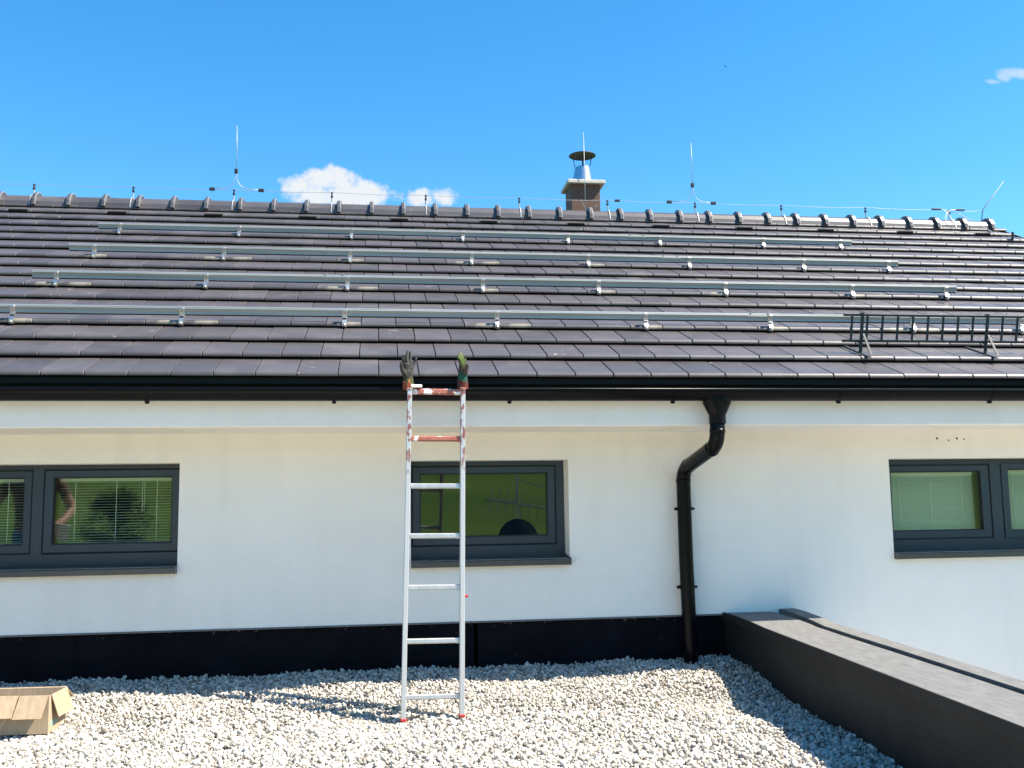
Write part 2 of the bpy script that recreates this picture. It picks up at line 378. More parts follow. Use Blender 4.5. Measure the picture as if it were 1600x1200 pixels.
# openings: x0, x1, z0, z1
OPEN = [(-3.30,-1.146,-1.165,-.488),(.375,1.468,-1.165,-.486),(3.850,5.62,-1.18,-.500)]
def wall_sheet(mb, y, x0, x1, z0, z1, flip=False):
    xs = sorted({x0,x1,*[v for o in OPEN for v in o[:2]]}); zs = sorted({z0,z1,*[v for o in OPEN for v in o[2:]]})
    for a,b in zip(xs,xs[1:]):
        for c,d in zip(zs,zs[1:]):
            mx_, mz_ = (a+b)/2, (c+d)/2
            if any(o[0]<mx_<o[1] and o[2]<mz_<o[3] for o in OPEN): continue
            q = [(a,y,c),(b,y,c),(b,y,d),(a,y,d)]
            mb.quad(*(q[::-1] if flip else q))
w = MB(); wall_sheet(w, YW, XL, XR, -1.575, -.10)
for (a,b,c,d) in OPEN:
    y1 = YW+.30
    w.quad((a,YW,c),(a,YW,d),(a,y1,d),(a,y1,c)); w.quad((b,YW,d),(b,YW,c),(b,y1,c),(b,y1,d))
    w.quad((a,YW,d),(b,YW,d),(b,y1,d),(a,y1,d)); w.quad((b,YW,c),(a,YW,c),(a,y1,c),(b,y1,c))
w.quad((XL,YW,-1.575),(2.86,YW,-1.575),(2.86,YW+.03,-1.575),(XL,YW+.03,-1.575))       # underside over the plinth
w.quad((2.80,YW,-5.4),(XR,YW,-5.4),(XR,YW,-1.575),(2.80,YW,-1.575))
# gable ends and back wall
YB = 2*4.97-YW
for X, fl in ((XL,1),(XR,0)):
    q = [(X,YW,-5.4),(X,YB,-5.4),(X,YB,-.05),(X,4.97,2.45),(X,YW,.22)]
    w.quad(*(q[::-1] if fl else q))
w.quad((XR,YB,-5.4),(XL,YB,-5.4),(XL,YB,0),(XR,YB,0))
w.build('wall', M['wall'], house)
it = MB(); wall_sheet(it, YW+.301, XL+.05, XR-.05, -1.9, -.2, True)
x0,x1,y0,y1,z0,z1 = XL+.05, XR-.05, YW+.301, 4.2, -1.9, -.2
it.quad((x0,y1,z0),(x1,y1,z0),(x1,y1,z1),(x0,y1,z1)); it.quad((x0,y0,z0),(x1,y0,z0),(x1,y1,z0),(x0,y1,z0)); it.quad((x0,y0,z1),(x0,y1,z1),(x1,y1,z1),(x1,y0,z1))
it.quad((x0,y0,z0),(x0,y1,z0),(x0,y1,z1),(x0,y0,z1)); it.quad((x1,y0,z0),(x1,y0,z1),(x1,y1,z1),(x1,y1,z0))
for X in (-.5, 2.6): it.box((X,y0+.01,z0),(X+.1,y1-.01,z1))
it.build('interior', M['dark_interior'], house)
hol = MB()
for (X,z) in ((4.24,-.354),(4.331,-.369),(4.398,-.355),(4.454,-.36)): hol.tube([(X,YW-.001,z),(X,YW+.002,z)], .008 if z>-.36 else .006, 8)
hol.build('drill_hole', M['seal'], house, label='row of small dark holes in the white wall')
pl = MB(); pl.prism([(YW+.025,-2.12),(YW+.06,-2.12),(YW+.06,-1.56),(YW+.025,-1.56)], XL, 2.86)
for X in (-1.83,-.62,.77,.80,1.9): pl.box((X,YW+.020,-2.1),(X+.055,YW+.026,-1.585))
pl.build('plinth', M['plinth'], house)
dr = MB(); dr.prism([(YW-.006,-1.583),(YW+.03,-1.583),(YW+.03,-1.572),(YW-.006,-1.572)], XL, 2.56); dr.build('drip_profile', M['coping'], house)
# boxed eave: white face and soffit
co = MB(); co.prism([(.055,-.290),(.062,-.297),(YW+.004,-.297),(YW+.004,.12),(.055,-.02)], XL, XR-.02)
co.build('eave_box', M['wall'], house)

# gutter
gt = MB(); GY, GZ, GR = -.030, -.078, .066; sec = []
for k in range(17): a = math.pi + math.pi*k/16; sec.append((GY+GR*math.cos(a), GZ+GR*math.sin(a)))
inner = [(GY+(GR-.004)*math.cos(math.pi+math.pi*k/16), GZ+.001+(GR-.004)*math.sin(math.pi+math.pi*k/16)) for k in range(16,-1,-1)]
gt.prism(sec+inner, XL-.05, XR+.04)
gutter = gt.build('gutter', M['gutter'], house, smooth=False)
be = MB(); be.tube([(XL-.05,GY-GR-.002,GZ+.003),(XR+.04,GY-GR-.002,GZ+.003)], .0085, 10); be.build('gutter_rim', M['gutter'], gutter, smooth=True)
ap = MB(); ap.prism([(.050,-.10),(.054,-.10),(.054,-.004),(.012,.000),(.012,-.004),(.050,-.010)], XL, XR); ap.build('eave_flashing', M['underlay'], gutter)
bk = None
for X in (-5.6,-4.5,-3.4,-2.31,-1.221,-.116,.973,2.036,3.166,4.245,5.34,6.43,7.5):
    if bk is None:
        b_ = MB(); arc = [(GY+(GR+.004)*math.cos(a), GZ+(GR+.004)*math.sin(a)) for a in [math.pi+.0+math.pi*k/12 for k in range(13)]]
        arc2 = [(GY+(GR+.0005)*math.cos(a), GZ+(GR+.0005)*math.sin(a)) for a in [math.pi+math.pi*k/12 for k in range(12,-1,-1)]]
        b_.prism(arc+arc2, -.013, .013)
        b_.tube([(0,GY-GR-.002,GZ+.003),(0,GY-GR-.002,GZ+.016)], .008, 6)
        b_.cbox((-.012,GY-.012,GZ-GR-.016),(.012,GY+.012,GZ-GR+.002), .003)
        bk = b_.mesh('gutter_bracket', M['gutter'])
    o = link('gutter_bracket', bk, gutter); o.location = (X,0,0)
jn = MB(); 
for X in (-2.9,4.6): jn.prism([(GY+(GR+.003)*math.cos(math.pi+math.pi*k/12), GZ+(GR+.003)*math.sin(math.pi+math.pi*k/12)) for k in range(13)]+[(GY+(GR-.001)*math.cos(math.pi+math.pi*k/12), GZ+(GR-.001)*math.sin(math.pi+math.pi*k/12)) for k in range(12,-1,-1)], X-.03, X+.03)
jn.build('gutter_joint', M['gutter'], gutter)

# downpipe
dp = MB(); PX, PY = 2.275, .545
path = [(2.328,GY,-.23),(2.328,GY,-.335)]
def bez(a,b,c,n=6): return [tuple(Vector(a)*(1-t)**2+Vector(b)*2*t*(1-t)+Vector(c)*t*t) for t in [k/n for k in range(n+1)]]
path += bez((2.327,GY,-.345),(2.322,GY,-.415),(2.316,GY+.055,-.44))
path += bez((2.285,PY-.075,-.545),(2.277,PY,-.568),(PX-.004,PY,-.64))
path += [(PX-.003,PY,-1.2),(PX+.006,PY,-1.75),(PX+.008,PY,-2.0)]
dp.tube(path, .049, 20); pipe = dp.build('downpipe', M['gutter'], house, smooth=True)
fu = MB(); fu.cur = 0
# outlet funnel: wide oval narrowing to the pipe
segs = [(.098,.060,-.118),(.092,.060,-.160),(.062,.054,-.222),(.054,.054,-.232),(.054,.054,-.29)]
vs_ = []; fs_ = []
for (ra,rb,z) in segs: vs_ += [(2.331+ra*math.cos(2*math.pi*k/20), GY+rb*math.sin(2*math.pi*k/20), z) for k in range(20)]
for i in range(len(segs)-1):
    for k in range(20): fs_.append((i*20+k, i*20+(k+1)%20, (i+1)*20+(k+1)%20, (i+1)*20+k))
fu.add(vs_, fs_); fu.build('outlet', M['gutter'], pipe, smooth=True)
for z, r in ((-.345,.0525),(-.448,.052),(-.590,.052),(-.705,.0525)):
    pass
for p_, q_ in (((2.3275,GY,-.325),(2.3275,GY,-.350)),((2.314,GY+.065,-.446),(2.309,GY+.090,-.454)),((2.287,PY-.088,-.541),(2.284,PY-.070,-.547)),((PX-.004,PY,-.63),(PX-.004,PY,-.66))):
    sl_ = MB(); sl_.tube([p_,q_], .0515, 20); sl_.build('pipe_socket', M['gutter'], pipe, smooth=True)
for z in (-.840,-1.375):
    c_ = MB(); c_.tube([(PX,PY,z-.012),(PX,PY,z+.012)], .054, 18); c_.cbox((PX-.075,PY-.012,z-.010),(PX-.050,PY+.012,z+.010),.002); c_.cbox((PX+.050,PY-.012,z-.008),(PX+.068,PY+.012,z+.008),.002)
    c_.tube([(PX,PY+.05,z),(PX,YW+.02,z)], .007, 6); c_.build('pipe_bracket', M['gutter'], pipe)

# windows
FY = YW+.175                                # frame face
def ring(mb, x0,x1,z0,z1, wl,wr,wb,wt, y0,y1, c=.004):
    """mitred frame: outer rectangle, inner rectangle, small chamfers on the face"""
    O = [(x0,z0),(x1,z0),(x1,z1),(x0,z1)]; I = [(x0+wl,z0+wb),(x1-wr,z0+wb),(x1-wr,z1-wt),(x0+wl,z1-wt)]
    sg_ = [(1,1),(-1,1),(-1,-1),(1,-1)]
    loops = [[(x,y1,z) for x,z in O],[(x,y0+c,z) for x,z in O],[(x+c*a,y0,z+c*b) for (x,z),(a,b) in zip(O,sg_)],[(x-c*a,y0,z-c*b) for (x,z),(a,b) in zip(I,sg_)],[(x,y0+c,z) for x,z in I],[(x,y1,z) for x,z in I]]
    vs = [p for l in loops for p in l]; fs = []
    for i in range(5):
        for k in range(4): fs.append((i*4+k, i*4+(k+1)%4, (i+1)*4+(k+1)%4, (i+1)*4+k))
    mb.add(vs, fs)
def window(o, frame_lights, label):
    """frame_lights: list of (glass x0, x1, z0, z1, sash width, sash face y, blind kind)"""
    (a,b,c,d) = o
    f = MB(); y0, y1 = FY, FY+.07
    f.cbox((a-.03,y0,c-.02),(b+.03,y1,frame_lights[0][2]-.062),.004)            # bottom rail
    f.cbox((a-.03,y0,frame_lights[0][3]+.052),(b+.03,y1,d+.03),.004)            # head
    edges = [a-.03] + [v for L in frame_lights for v in (L[0]-L[4], L[1]+L[4])] + [b+.03]
    for i in range(0, len(edges), 2):
        if edges[i+1]-edges[i] > .004: f.cbox((edges[i],y0+.001,c-.02),(edges[i+1],y1,d+.03),.004)
    win = f.build('window', M['frame'], house, label=label)
    for (gx0,gx1,gz0,gz1,sw,sy,bl) in frame_lights:
        s = MB(); ring(s, gx0-sw+.005,gx1+sw-.005,gz0-.058,gz1+.048, sw-.005,sw-.005,.058,.048, sy,sy+.06,.005)
        sash = s.build('sash', M['frame'], win)
        e = MB(); ring(e, gx0-.001,gx1+.001,gz0-.001,gz1+.001,.007,.007,.007,.007, sy+.012,sy+.05,.001)
        ring(e, gx0-sw-.001,gx1+sw+.001,gz0-.064,gz1+.053,.006,.006,.006,.006, FY+.012,FY+.05,.001); e.build('seal', M['seal'], win)
        p = MB(); p.box((gx0-.01,sy+.026,gz0-.01),(gx1+.01,sy+.046,gz1+.01)); p.build('pane', M['glass'], win)
        if bl:
            bb = MB(); yb = sy+.105; n = int((gz1-gz0)/.0185)
            ang = {'open': .20, 'closed': .88}[bl]; hw = .0125
            bx0, bx1 = gx0+.012, gx1-.012
            bb.cbox((bx0,yb-.013,gz1-.026),(bx1,yb+.013,gz1+.004),.003)
            for k in range(n):
                z = gz1-.034-k*.0185
                if z < gz0+.004: break
                dy, dz = hw*math.cos(ang), hw*math.sin(ang); j = random.uniform(-.0008,.0008)
                bb.add([(bx0,yb-dy,z-dz+j),(bx1,yb-dy,z-dz-j),(bx1,yb,z+.0018-j),(bx0,yb,z+.0018+j),(bx1,yb+dy,z+dz),(bx0,yb+dy,z+dz)], [(0,1,2,3),(3,2,4,5)])
            for fx in (.14,.5,.86):
                xx = bx0+(bx1-bx0)*fx; bb.box((xx-.0022,yb-.0145,gz0),(xx+.0022,yb-.0135,gz1-.02))
            if bl == 'open':
                xx = bx0+(bx1-bx0)*.73; bb.box((xx-.0015,yb-.019,gz0+.20),(xx+.0015,yb-.017,gz1-.02)); bb.box((xx+.012,yb-.019,gz0+.21),(xx+.015,yb-.017,gz1-.02))
            bb.cbox((bx0,yb-.012,gz0-.004),(bx1,yb+.012,gz0+.008),.002)
            bb.build('blind', M['blind'], win)
    # water slots in the bottom rail
    sw_ = MB(); zz = (c+frame_lights[0][2]-.062)/2+.004
    for L in frame_lights:
        for fx in (.10,.92):
            xx = L[0]+(L[1]-L[0])*fx; sw_.cbox((xx-.016,FY-.004,zz-.004),(xx+.016,FY+.002,zz+.004),.002)
    sw_.build('drain_cap', M['sill'], win)
    # sill, sloped, with upstand ends
    q = MB(); q.prism([(FY+.01,c+.012),(YW-.045,c-.004),(YW-.050,c-.008),(YW-.050,c-.042),(YW-.046,c-.042),(YW-.046,c-.012),(FY+.01,c+.004)], a+.003, b-.003)
    for X in (a, b-.008): q.prism([(FY+.01,c+.03),(YW-.052,c+.004),(YW-.052,c-.044),(YW-.01,c-.044),(FY+.01,c)], X, X+.008)
    q.build('sill', M['sill'], win)
    return win
GT, GB = -.572, -1.013
window(OPEN[0], [(-3.02,-2.175,GB,GT,.055,FY+.012,'open'),(-1.985,-1.224,GB,GT,.062,FY-.006,'open')], 'dark grey window with half open blinds left of the ladder')
window(OPEN[1], [(.445,1.350,GB,GT,.058,FY-.004,None)], 'dark grey window without blinds behind the ladder')
window(OPEN[2], [(3.962,4.690,GB-.02,GT-.02,.070,FY+.010,'closed'),(4.905,5.50,GB-.03,GT-.01,.058,FY-.006,'closed')], 'dark grey window with closed blinds right of the downpipe')

# ------------------------------------------------------------------ roof
rd = MB(); UR = 5.575; YR = 4.97
rd.prism([(rf(0,-.0,-.035)[1],rf(0,0,-.035)[2]),(rf(0,.02,-.004)[1],rf(0,.02,-.004)[2]),(YR,UR*SU-.008),(2*YR,-.03),(2*YR,-.09),(YR,UR*SU-.12)], XL-.05, XR-.01)
roof = rd.build('roof', M['underlay'], house)
# one interlocking tile
def tile_mesh():
    prof = [(.415,-.0085),(.050,.0350),(.030,.0385),(.019,.0372),(.010,.0335),(.0035,.0270),(.0005,.0195),(.0020,.0140)]
    Wt = T-.0055; cx = [(.0,-.0030),(.0025,0.),(Wt-.0035,0.),(Wt,-.0035)]
    tm = MB(); n = len(prof)
    for (x,dz) in cx:
        for i,(v,h) in enumerate(prof): tm.v.append((x+.00275, v + (.0015 if dz<0 and i>1 else 0), h+dz*(1 if i<n-1 else 0)))
    for c_ in range(3):
        for i in range(n-1): a = c_*n+i; tm.f.append((a, a+1, a+n+1, a+n)); tm.mi.append(0)
    # side skirts and front underside
    o = len(tm.v); tm.v += [(.00275,.415,-.03),(.00275,.06,.006),(.00275,.012,.0125),(.00275+Wt,.415,-.03),(.00275+Wt,.06,.006),(.00275+Wt,.012,.0125)]
    tm.f += [(0,o,o+1,1),(1,o+1,o+2,6,5,4,3,2),(6,o+2,7),(3*n+0,3*n+1,o+4,o+3),(3*n+1,3*n+2,3*n+3,3*n+4,3*n+5,3*n+6,o+5,o+4),(3*n+6,3*n+7,o+5)]; tm.mi += [0]*6
    tm.f += [(7,7+n,o+2),(7+n,7+2*n,o+5,o+2),(7+2*n,7+3*n,o+5)]; tm.mi += [0]*3
    tm.f += [(o+2,o+5,o+4,o+1)]; tm.mi += [0]
    return tm
tm = tile_mesh(); tile_me = tm.mesh('roof_tile', M['tile'])
HOOKS = [(3,[-2.352,-1.223,-.087,1.022,2.15,3.133,4.30,5.225,6.3]),(6,[-2.358,-1.217,-.095,1.02,2.005,3.125,4.283,5.168]),(9,[-2.327,-1.217,-.10,1.013,2.117,3.102,4.252,5.132]),(12,[-2.352,-1.215,-.112,1.013,2.11,3.095,4.235,5.11])]
hook_rows = dict(HOOKS)
cells = []
for n_, u in enumerate(U):
    i0 = int(math.floor((XL-X0)/T)); i1 = int(math.ceil((XR-X0)/T))
    for i in range(i0, i1):
        x = X0 + T*(i + (.5 if n_ % 2 else 0))
        if x+T > XR+.10 or x < XL-.1: continue
        p = Vector(rf(x+T/2, u+.15, .02)); d = p-CAM; dz = d.dot(FWD)
        px, py = d.dot(RIGHT)/dz, d.dot(DOWN)/dz
        cells.append((n_, x, u, d.length, abs(px) < .535))
vis = sorted([c for c in cells if c[4]], key=lambda c: c[3]); single = set((c[0], round(c[1],4)) for c in vis[:296])
for c in vis:                               # tiles below a hook always stand singly where few enough
    pass
field = MB(); tv = np.array(tm.v)
for (n_, x, u, _, inv) in cells:
    dusty = n_ in hook_rows and any(x-.02 < hx < x+T+.05 for hx in hook_rows[n_])
    jr = (random.uniform(-.0022,.0022), random.uniform(-.004,.004), random.uniform(-.0015,.0015)); jz = random.uniform(-.0012,.0012); ju = random.uniform(-.0025,.0025)
    if (n_, round(x,4)) in single:
        o = link('roof_tile', tile_me, roof); o.location = rf(x, u+ju, jz); o.rotation_euler = (TH+jr[0], jr[1]*.6, jr[2])
        kind = 'tile_dusty' if dusty and random.random() < .85 else ('tile_splash' if random.random() < .06 else None)
        if kind: o.material_slots[0].link = 'OBJECT'; o.material_slots[0].material = M[kind]
    else:
        vv = [rf(x+a, u+ju+b, jz+h+a*jr[1]*.6) for a,b,h in tm.v]
        field.cur = 0; field.add(vv, tm.f)
fo = field.build('roof_tile_field', [M['tile']], roof); fo['kind'] = 'stuff'
# ventilation slots in the second course from the ridge
vm = MB(); vm.cbox((-.095,-.004,.010),(.095,.03,.0415),.003); vm.box((-.088,-.0055,.013),(.088,-.003,.036)); vent_me = vm.mesh('vent_slot', M['underlay'])
for k in range(-1, 12):
    X = -3.61+1.0*k
    o = link('vent_slot', vent_me, roof); o.location = rf(X, U[15], 0); o.rotation_euler = (TH,0,0)
# ridge
RS = [(-.128,2.498),(-.118,2.548),(-.082,2.600),(-.038,2.628),(0,2.634),(.038,2.628),(.082,2.600),(.118,2.548),(.128,2.498)]
def arch(mb, off, x0, x1, th=.014, lift=0):
    out = [(YR+y*(1+off/.13), z+off*max(.0,(z-2.49)/.14)+lift) for y,z in RS]; inn = [(YR+y*(1+(off-th)/.13), z+(off-th)*max(.0,(z-2.49)/.14)+lift) for y,z in RS[::-1]]
    mb.prism(out+inn, x0, x1)
rm = MB(); arch(rm, 0, .0, .372, .016); ridge_me = rm.mesh('ridge_tile', M['tile'])
cm = MB(); arch(cm, .026, -.030, .016, .030); arch(cm, .036, -.022, .006, .012); collar_me = cm.mesh('ridge_collar', M['tile'])
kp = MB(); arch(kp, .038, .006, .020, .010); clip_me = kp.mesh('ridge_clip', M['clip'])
for k in range(-11, 33):
    X = -3.915+.3635*k
    if k < 32:
        o = link('ridge_tile', ridge_me, roof); o.location = (X+random.uniform(-.003,.003), 0, random.uniform(-.002,.002))
    dx = random.uniform(-.004,.004)
    c2 = link('ridge_collar', collar_me, roof); c2.location = (X+dx, 0, 0)
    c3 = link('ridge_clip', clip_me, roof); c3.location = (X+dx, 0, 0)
# verge trim
vg = MB()
for s_ in (1,):
    vg.prism([(rf(0,-.01,-.05)[1],rf(0,-.01,-.05)[2]),(rf(0,-.01,.012)[1],rf(0,-.01,.012)[2]),(YR,UR*SU+.01),(2*YR,.0),(2*YR,-.06),(YR,UR*SU-.06)], XR-.005, XR+.02)
vg.build('verge_board', M['underlay'], roof)

# chimney
ch = MB(); ch.cbox((2.512,5.40,1.9),(2.874,5.77,3.11),.004); chim = ch.build('chimney', M['chimney'], house)
sb = MB(); sb.cbox((2.462,5.35,3.106),(2.932,5.82,3.152),.006); sb.build('chimney_slab', M['slab'], chim)
cn = MB(); cc = (2.700,5.585,0); cn.lathe([(.150,3.152),(.150,3.160),(.140,3.163),(.098,3.375),(.098,3.385),(.092,3.385),(.092,3.20)], cc, 28); cn.build('flue_cone', M['inox'], chim, smooth=False)
rc = MB(); rc.lathe([(.0,3.575),(.06,3.567),(.166,3.538),(.170,3.532),(.166,3.530),(.06,3.556),(.0,3.563)], cc, 32); rc.build('rain_cap', M['dark_cap'], chim, smooth=False)
for k in range(3):
    a = math.radians(20+120*k); l_ = MB(); l_.box((-.010,-.0015,0),(.010,.0015,1), lambda x,y,z: (cc[0]+(.096+.042*z)*math.cos(a)-x*math.sin(a)-y*math.cos(a)*0, cc[1]+(.096+.042*z)*math.sin(a)+x*math.cos(a), 3.36+.185*z+y))
    l_.build('cap_leg', M['dark_cap'], chim)

# ------------------------------------------------------------------ mounting rails for panels
hk = MB()
def hook_meshes():
    s = MB()                                # strap leaving under the tile and rising in front of the nose
    pts = [(.12,.011),(.0,.010),(-.014,.012),(-.018,.022),(-.012,.042),(.008,.055),(.030,.064)]
    back = [(p+.005,q+.003) for p,q in pts[::-1]]
    s.prism([(p,q) for p,q in pts]+back, -.015, .015); strap = s.mesh('hook_strap', M['steel'])
    pq = MB(); pq.cbox((-.019,.018,.062),(.019,.025,.120),.002); pq.cbox((-.019,-.004,.060),(.019,.024,.067),.002); pq.cbox((-.016,.004,.112),(.016,.025,.119),.002); plate = pq.mesh('rail_clamp', M['steel'])
    b_ = MB(); b_.tube([(0,.012,.092),(0,.019,.092)], .008, 6); bolt = b_.mesh('bolt_head', M['bolt'])
    b_ = MB(); b_.tube([(0,-.025,.024),(0,-.010,.030)], .0095, 8); nut = b_.mesh('foot_bolt', M['bolt'])
    return strap, plate, bolt, nut
strap_me, plate_me, bolt_me, nut_me = hook_meshes()
RAILS = [(3,-3.4,7.0,'lowest aluminium rail of four, running behind the snow guard'),(6,-2.542,5.275,'second lowest aluminium rail on the roof, above the longest one'),(9,-2.538,5.235,'second highest aluminium rail fixed across the roof tiles'),(12,-2.555,5.238,'highest aluminium rail on the roof, nearest the ridge')]
for (n_, xa, xb, lab) in RAILS:
    u = U[n_]; r_ = thing('mounting_rail', lab, 'rail', 'rails fixed across the roof tiles', loc=rf((xa+xb)/2, u, 0)); r_.rotation_euler = (TH,0,0); xm = (xa+xb)/2
    b = MB(); hb, ht = {3:(.077,.131),6:(.067,.125),9:(.067,.123),12:(.058,.110)}[n_]; q_ = .022
    b.prism([(.021+q_,hb),(.030+q_,hb),(.030+q_,ht-.003),(.040+q_,ht-.003),(.040+q_,ht),(.034+q_,ht),(.0245+q_,ht-.012),(.0265+q_,ht-.014),(.0265+q_,hb+.014),(.021+q_,hb+.005)], xa-xm, xb-xm)
    b.build('rail_bar', M['alu'], r_)
    b = MB(); b.prism([(.023+q_,hb-.010),(.029+q_,hb-.010),(.029+q_,hb-.0005),(.023+q_,hb-.0005)], xa-xm, xb-xm); b.build('rail_shade_strip', M['seal'], r_)  # black strip standing in for the shaded line beneath the rail
    sx = {3:3.05, 6:-.20, 9:2.92, 12:2.85}[n_]
    sp_ = MB(); sp_.cbox((sx-.10-xm,.0225+q_,hb+.016),(sx+.10-xm,.0262+q_,ht-.016),.001); sp_.tube([(sx-.07-xm,.036+q_,ht-.002),(sx-.07-xm,.036+q_,ht+.010)],.006,6); sp_.tube([(sx+.07-xm,.036+q_,ht-.002),(sx+.07-xm,.036+q_,ht+.010)],.006,6)
    sp_.build('splice', M['alu'], r_)
    for X in hook_rows[n_]:
        h1 = link('roof_hook', strap_me, r_); h1.location = (X-xm,0,0); dh = hb-.067
        c1 = link('rail_clamp', plate_me, h1); c1.location = (0,q_,dh); b1 = link('bolt_head', bolt_me, h1); b1.location = (0,q_,dh); b2 = link('foot_bolt', nut_me, h1)

# ------------------------------------------------------------------ snow guard
sg = thing('snow_guard', 'dark green snow guard fence standing on the lower right tiles', 'snow guard', loc=rf(3.44,.497,0)); sg.rotation_euler = (TH - math.atan(.237),0,0)
# local: x along, z up the fence plane
sgm = MB(); sgm.cbox((0,-.007,.289),(3.2,.007,.308),.002); sgm.build('top_bar', M['guard'], sg)
sgm = MB(); sgm.cbox((0,-.007,.104),(3.2,.007,.122),.002); sgm.build('bottom_bar', M['guard'], sg)
bal = MB(); bal.cbox((-.0075,-.005,.118),(.0075,.005,.294),.0015); bal_me = bal.mesh('baluster', M['guard'])
for k in range(27): o = link('baluster', bal_me, sg); o.location = (.065+.1165*k,0,0)
br = MB(); br.cbox((-.013,-.018,.005),(.013,-.012,.318),.002); br.cbox((-.013,-.018,.312),(.013,.012,.318),.002); br.cbox((-.013,-.012,.098),(.013,.010,.104),.001)
ga_ = math.atan(.237)
def gl_(x, u, h): return (x, u*math.cos(ga_)-h*math.sin(ga_), u*math.sin(ga_)+h*math.cos(ga_))   # (x, up-slope, off-roof) from the fence foot
def ghost(mb, p, q, wd, t, xo=0, xo2=0):
    (u0,h0),(u1,h1) = p, q; L_ = math.hypot(u1-u0, h1-h0); du, dh_ = (u1-u0)/L_, (h1-h0)/L_
    mb.cbox((-wd/2,-t/2,0),(wd/2,t/2,L_), .0015, lambda x,y,z: gl_(x+xo+(xo2-xo)*z/L_, u0+du*z-dh_*y, h0+dh_*z+du*y))
ghost(br, (-.155,.046), (.25,.004), .024, .006)
ghost(br, (-.135,.052), (.030,.165), .018, .006, .020, .016)
br_me = br.mesh('bracket', M['guard'])
for X in (.135,1.10,2.06,3.02): o = link('bracket', br_me, sg); o.location = (X,0,0)

# ------------------------------------------------------------------ lightning protection on the ridge
lc = thing('lightning_conductor', 'thin lightning conductor wire held along the whole roof ridge', 'wire', loc=(1.8,YR,2.63))
OFF = Vector((1.8,YR,2.63))
def L(mb, pts, r, seg=6): mb.tube([Vector(p)-OFF for p in pts], r, seg)
HX = [-4.69,-3.598,-2.55,-1.46,-.37,.702,1.798,2.858,3.938,5.028,6.118,7.228]
pts = []
for a, b in zip([-7.5]+HX, HX+[7.66]):
    for t in (0,.25,.5,.75): X = a+(b-a)*t; pts.append((X, YR, 2.772-.012*math.sin(math.pi*t)))
pts.append((7.66,YR,2.775))
mb = MB(); L(mb, pts, .0024); mb.build('wire', M['wire'], lc, smooth=True)
for X in HX:
    mb = MB(); P_ = [(X,YR-.130,2.50),(X,YR-.112,2.565),(X,YR-.07,2.625),(X,YR,2.652)]
    for (p_, q_) in zip(P_, P_[1:]): L(mb, [p_, q_], .0065, 4)
    L(mb, [(X,YR,2.65),(X,YR,2.72)], .008); h_ = mb.build('wire_holder', M['wire'], lc)
    mb = MB(); mb.cbox(tuple(Vector((X-.012,YR-.012,2.708))-OFF), tuple(Vector((X+.012,YR+.012,2.742))-OFF), .004); mb.cbox(tuple(Vector((X-.011,YR-.011,2.750))-OFF), tuple(Vector((X+.011,YR+.011,2.774))-OFF), .004); mb.build('wire_clip', M['clamp'], h_)
for X in (2.98,):
    mb = MB(); mb.cbox(tuple(Vector((X-.03,YR-.012,2.758))-OFF), tuple(Vector((X+.03,YR+.012,2.784))-OFF), .004); mb.build('wire_connector', M['clamp'], lc)
for X in (7.06,7.38):
    mb = MB(); L(mb, [(X-.06,YR,2.778),(X+.06,YR,2.778)], .011); mb.build('wire_connector', M['clamp'], lc)
mb = MB(); L(mb, [(7.02,YR,2.772)]+bez((7.1,YR,2.785),(7.22,YR-.02,2.76),(7.20,YR-.11,2.56),8), .004); L(mb, bez((7.38,YR,2.775),(7.12,YR-.02,2.80),(7.11,YR-.12,2.54),8), .004)
L(mb, [(7.24,YR,2.75)]+bez((7.3,YR-.02,2.74),(7.46,YR-.10,2.62),(7.62,YR-.35,2.36),8)+[(7.75,YR-.62,2.21),(7.80,YR-.9,2.08)], .004); mb.build('down_lead', M['wire'], lc, smooth=True)
mb = MB(); q0 = rf(7.56, 4.80, .03); q1 = rf(7.56, 4.83, .12); L(mb, [q0,q1], .014); mb.build('wire_clip', M['clamp'], lc)
def rod(lab, X, y, z0, zk, zt, clampL=None, clampR=None, bend=True, tip=None):
    o = thing('lightning_rod', lab, 'lightning rod', 'lightning rods on the roof', loc=(X,y,z0)); O = Vector((X,y,z0))
    b = MB(); b.tube([Vector((X,y,zk))-O, Vector((X+.004,y,(zk+zt)/2))-O, (Vector(tip) if tip else Vector((X,y,zt)))-O], [.0036,.0034,.0026], 6); b.build('rod', M['wire'], o, smooth=True)
    if bend:
        b = MB(); b.cbox(tuple(Vector((X-.018,y-.016,zk-.025))-O), tuple(Vector((X+.018,y+.016,zk+.025))-O), .004); b.build('clamp', M['clamp'], o)
        for s_, xe in ((-1,clampL),(1,clampR)):
            b = MB(); b.tube([Vector(p)-O for p in [(X+.008*s_,y,zk+.02),(X+.008*s_,y,zk-.06)]+bez((X+.010*s_,y,zk-.08),(X+.03*s_,y,2.79),(X+.15*s_,y,2.783),7)+[(xe,y,2.778)]], .0036, 6); b.build('stay', M['wire'], o, smooth=True)
            b = MB(); b.cbox(tuple(Vector((xe-.03,y-.014,2.755))-O), tuple(Vector((xe+.03,y+.014,2.79))-O), .004); b.build('clamp', M['clamp'], o)
    return o
rod('upright lightning rod above the left part of the ridge, near the cloud', -1.441, YR, 2.64, 2.99, 3.53, -1.70, -1.16)
rod('upright lightning rod on the ridge right of the chimney', 3.915, YR, 2.64, 2.99, 3.52, 3.62, 4.17)
sr = thing('lightning_rod', 'slanting lightning rod at the right end of the ridge', 'lightning rod', 'lightning rods on the roof', loc=(7.66,YR,2.70))
b = MB(); b.tube([(0,0,-.06),(.025,0,.08),(.344,0,.47)], [.006,.006,.004], 6); b.build('rod', M['rodgrey'], sr, smooth=True)
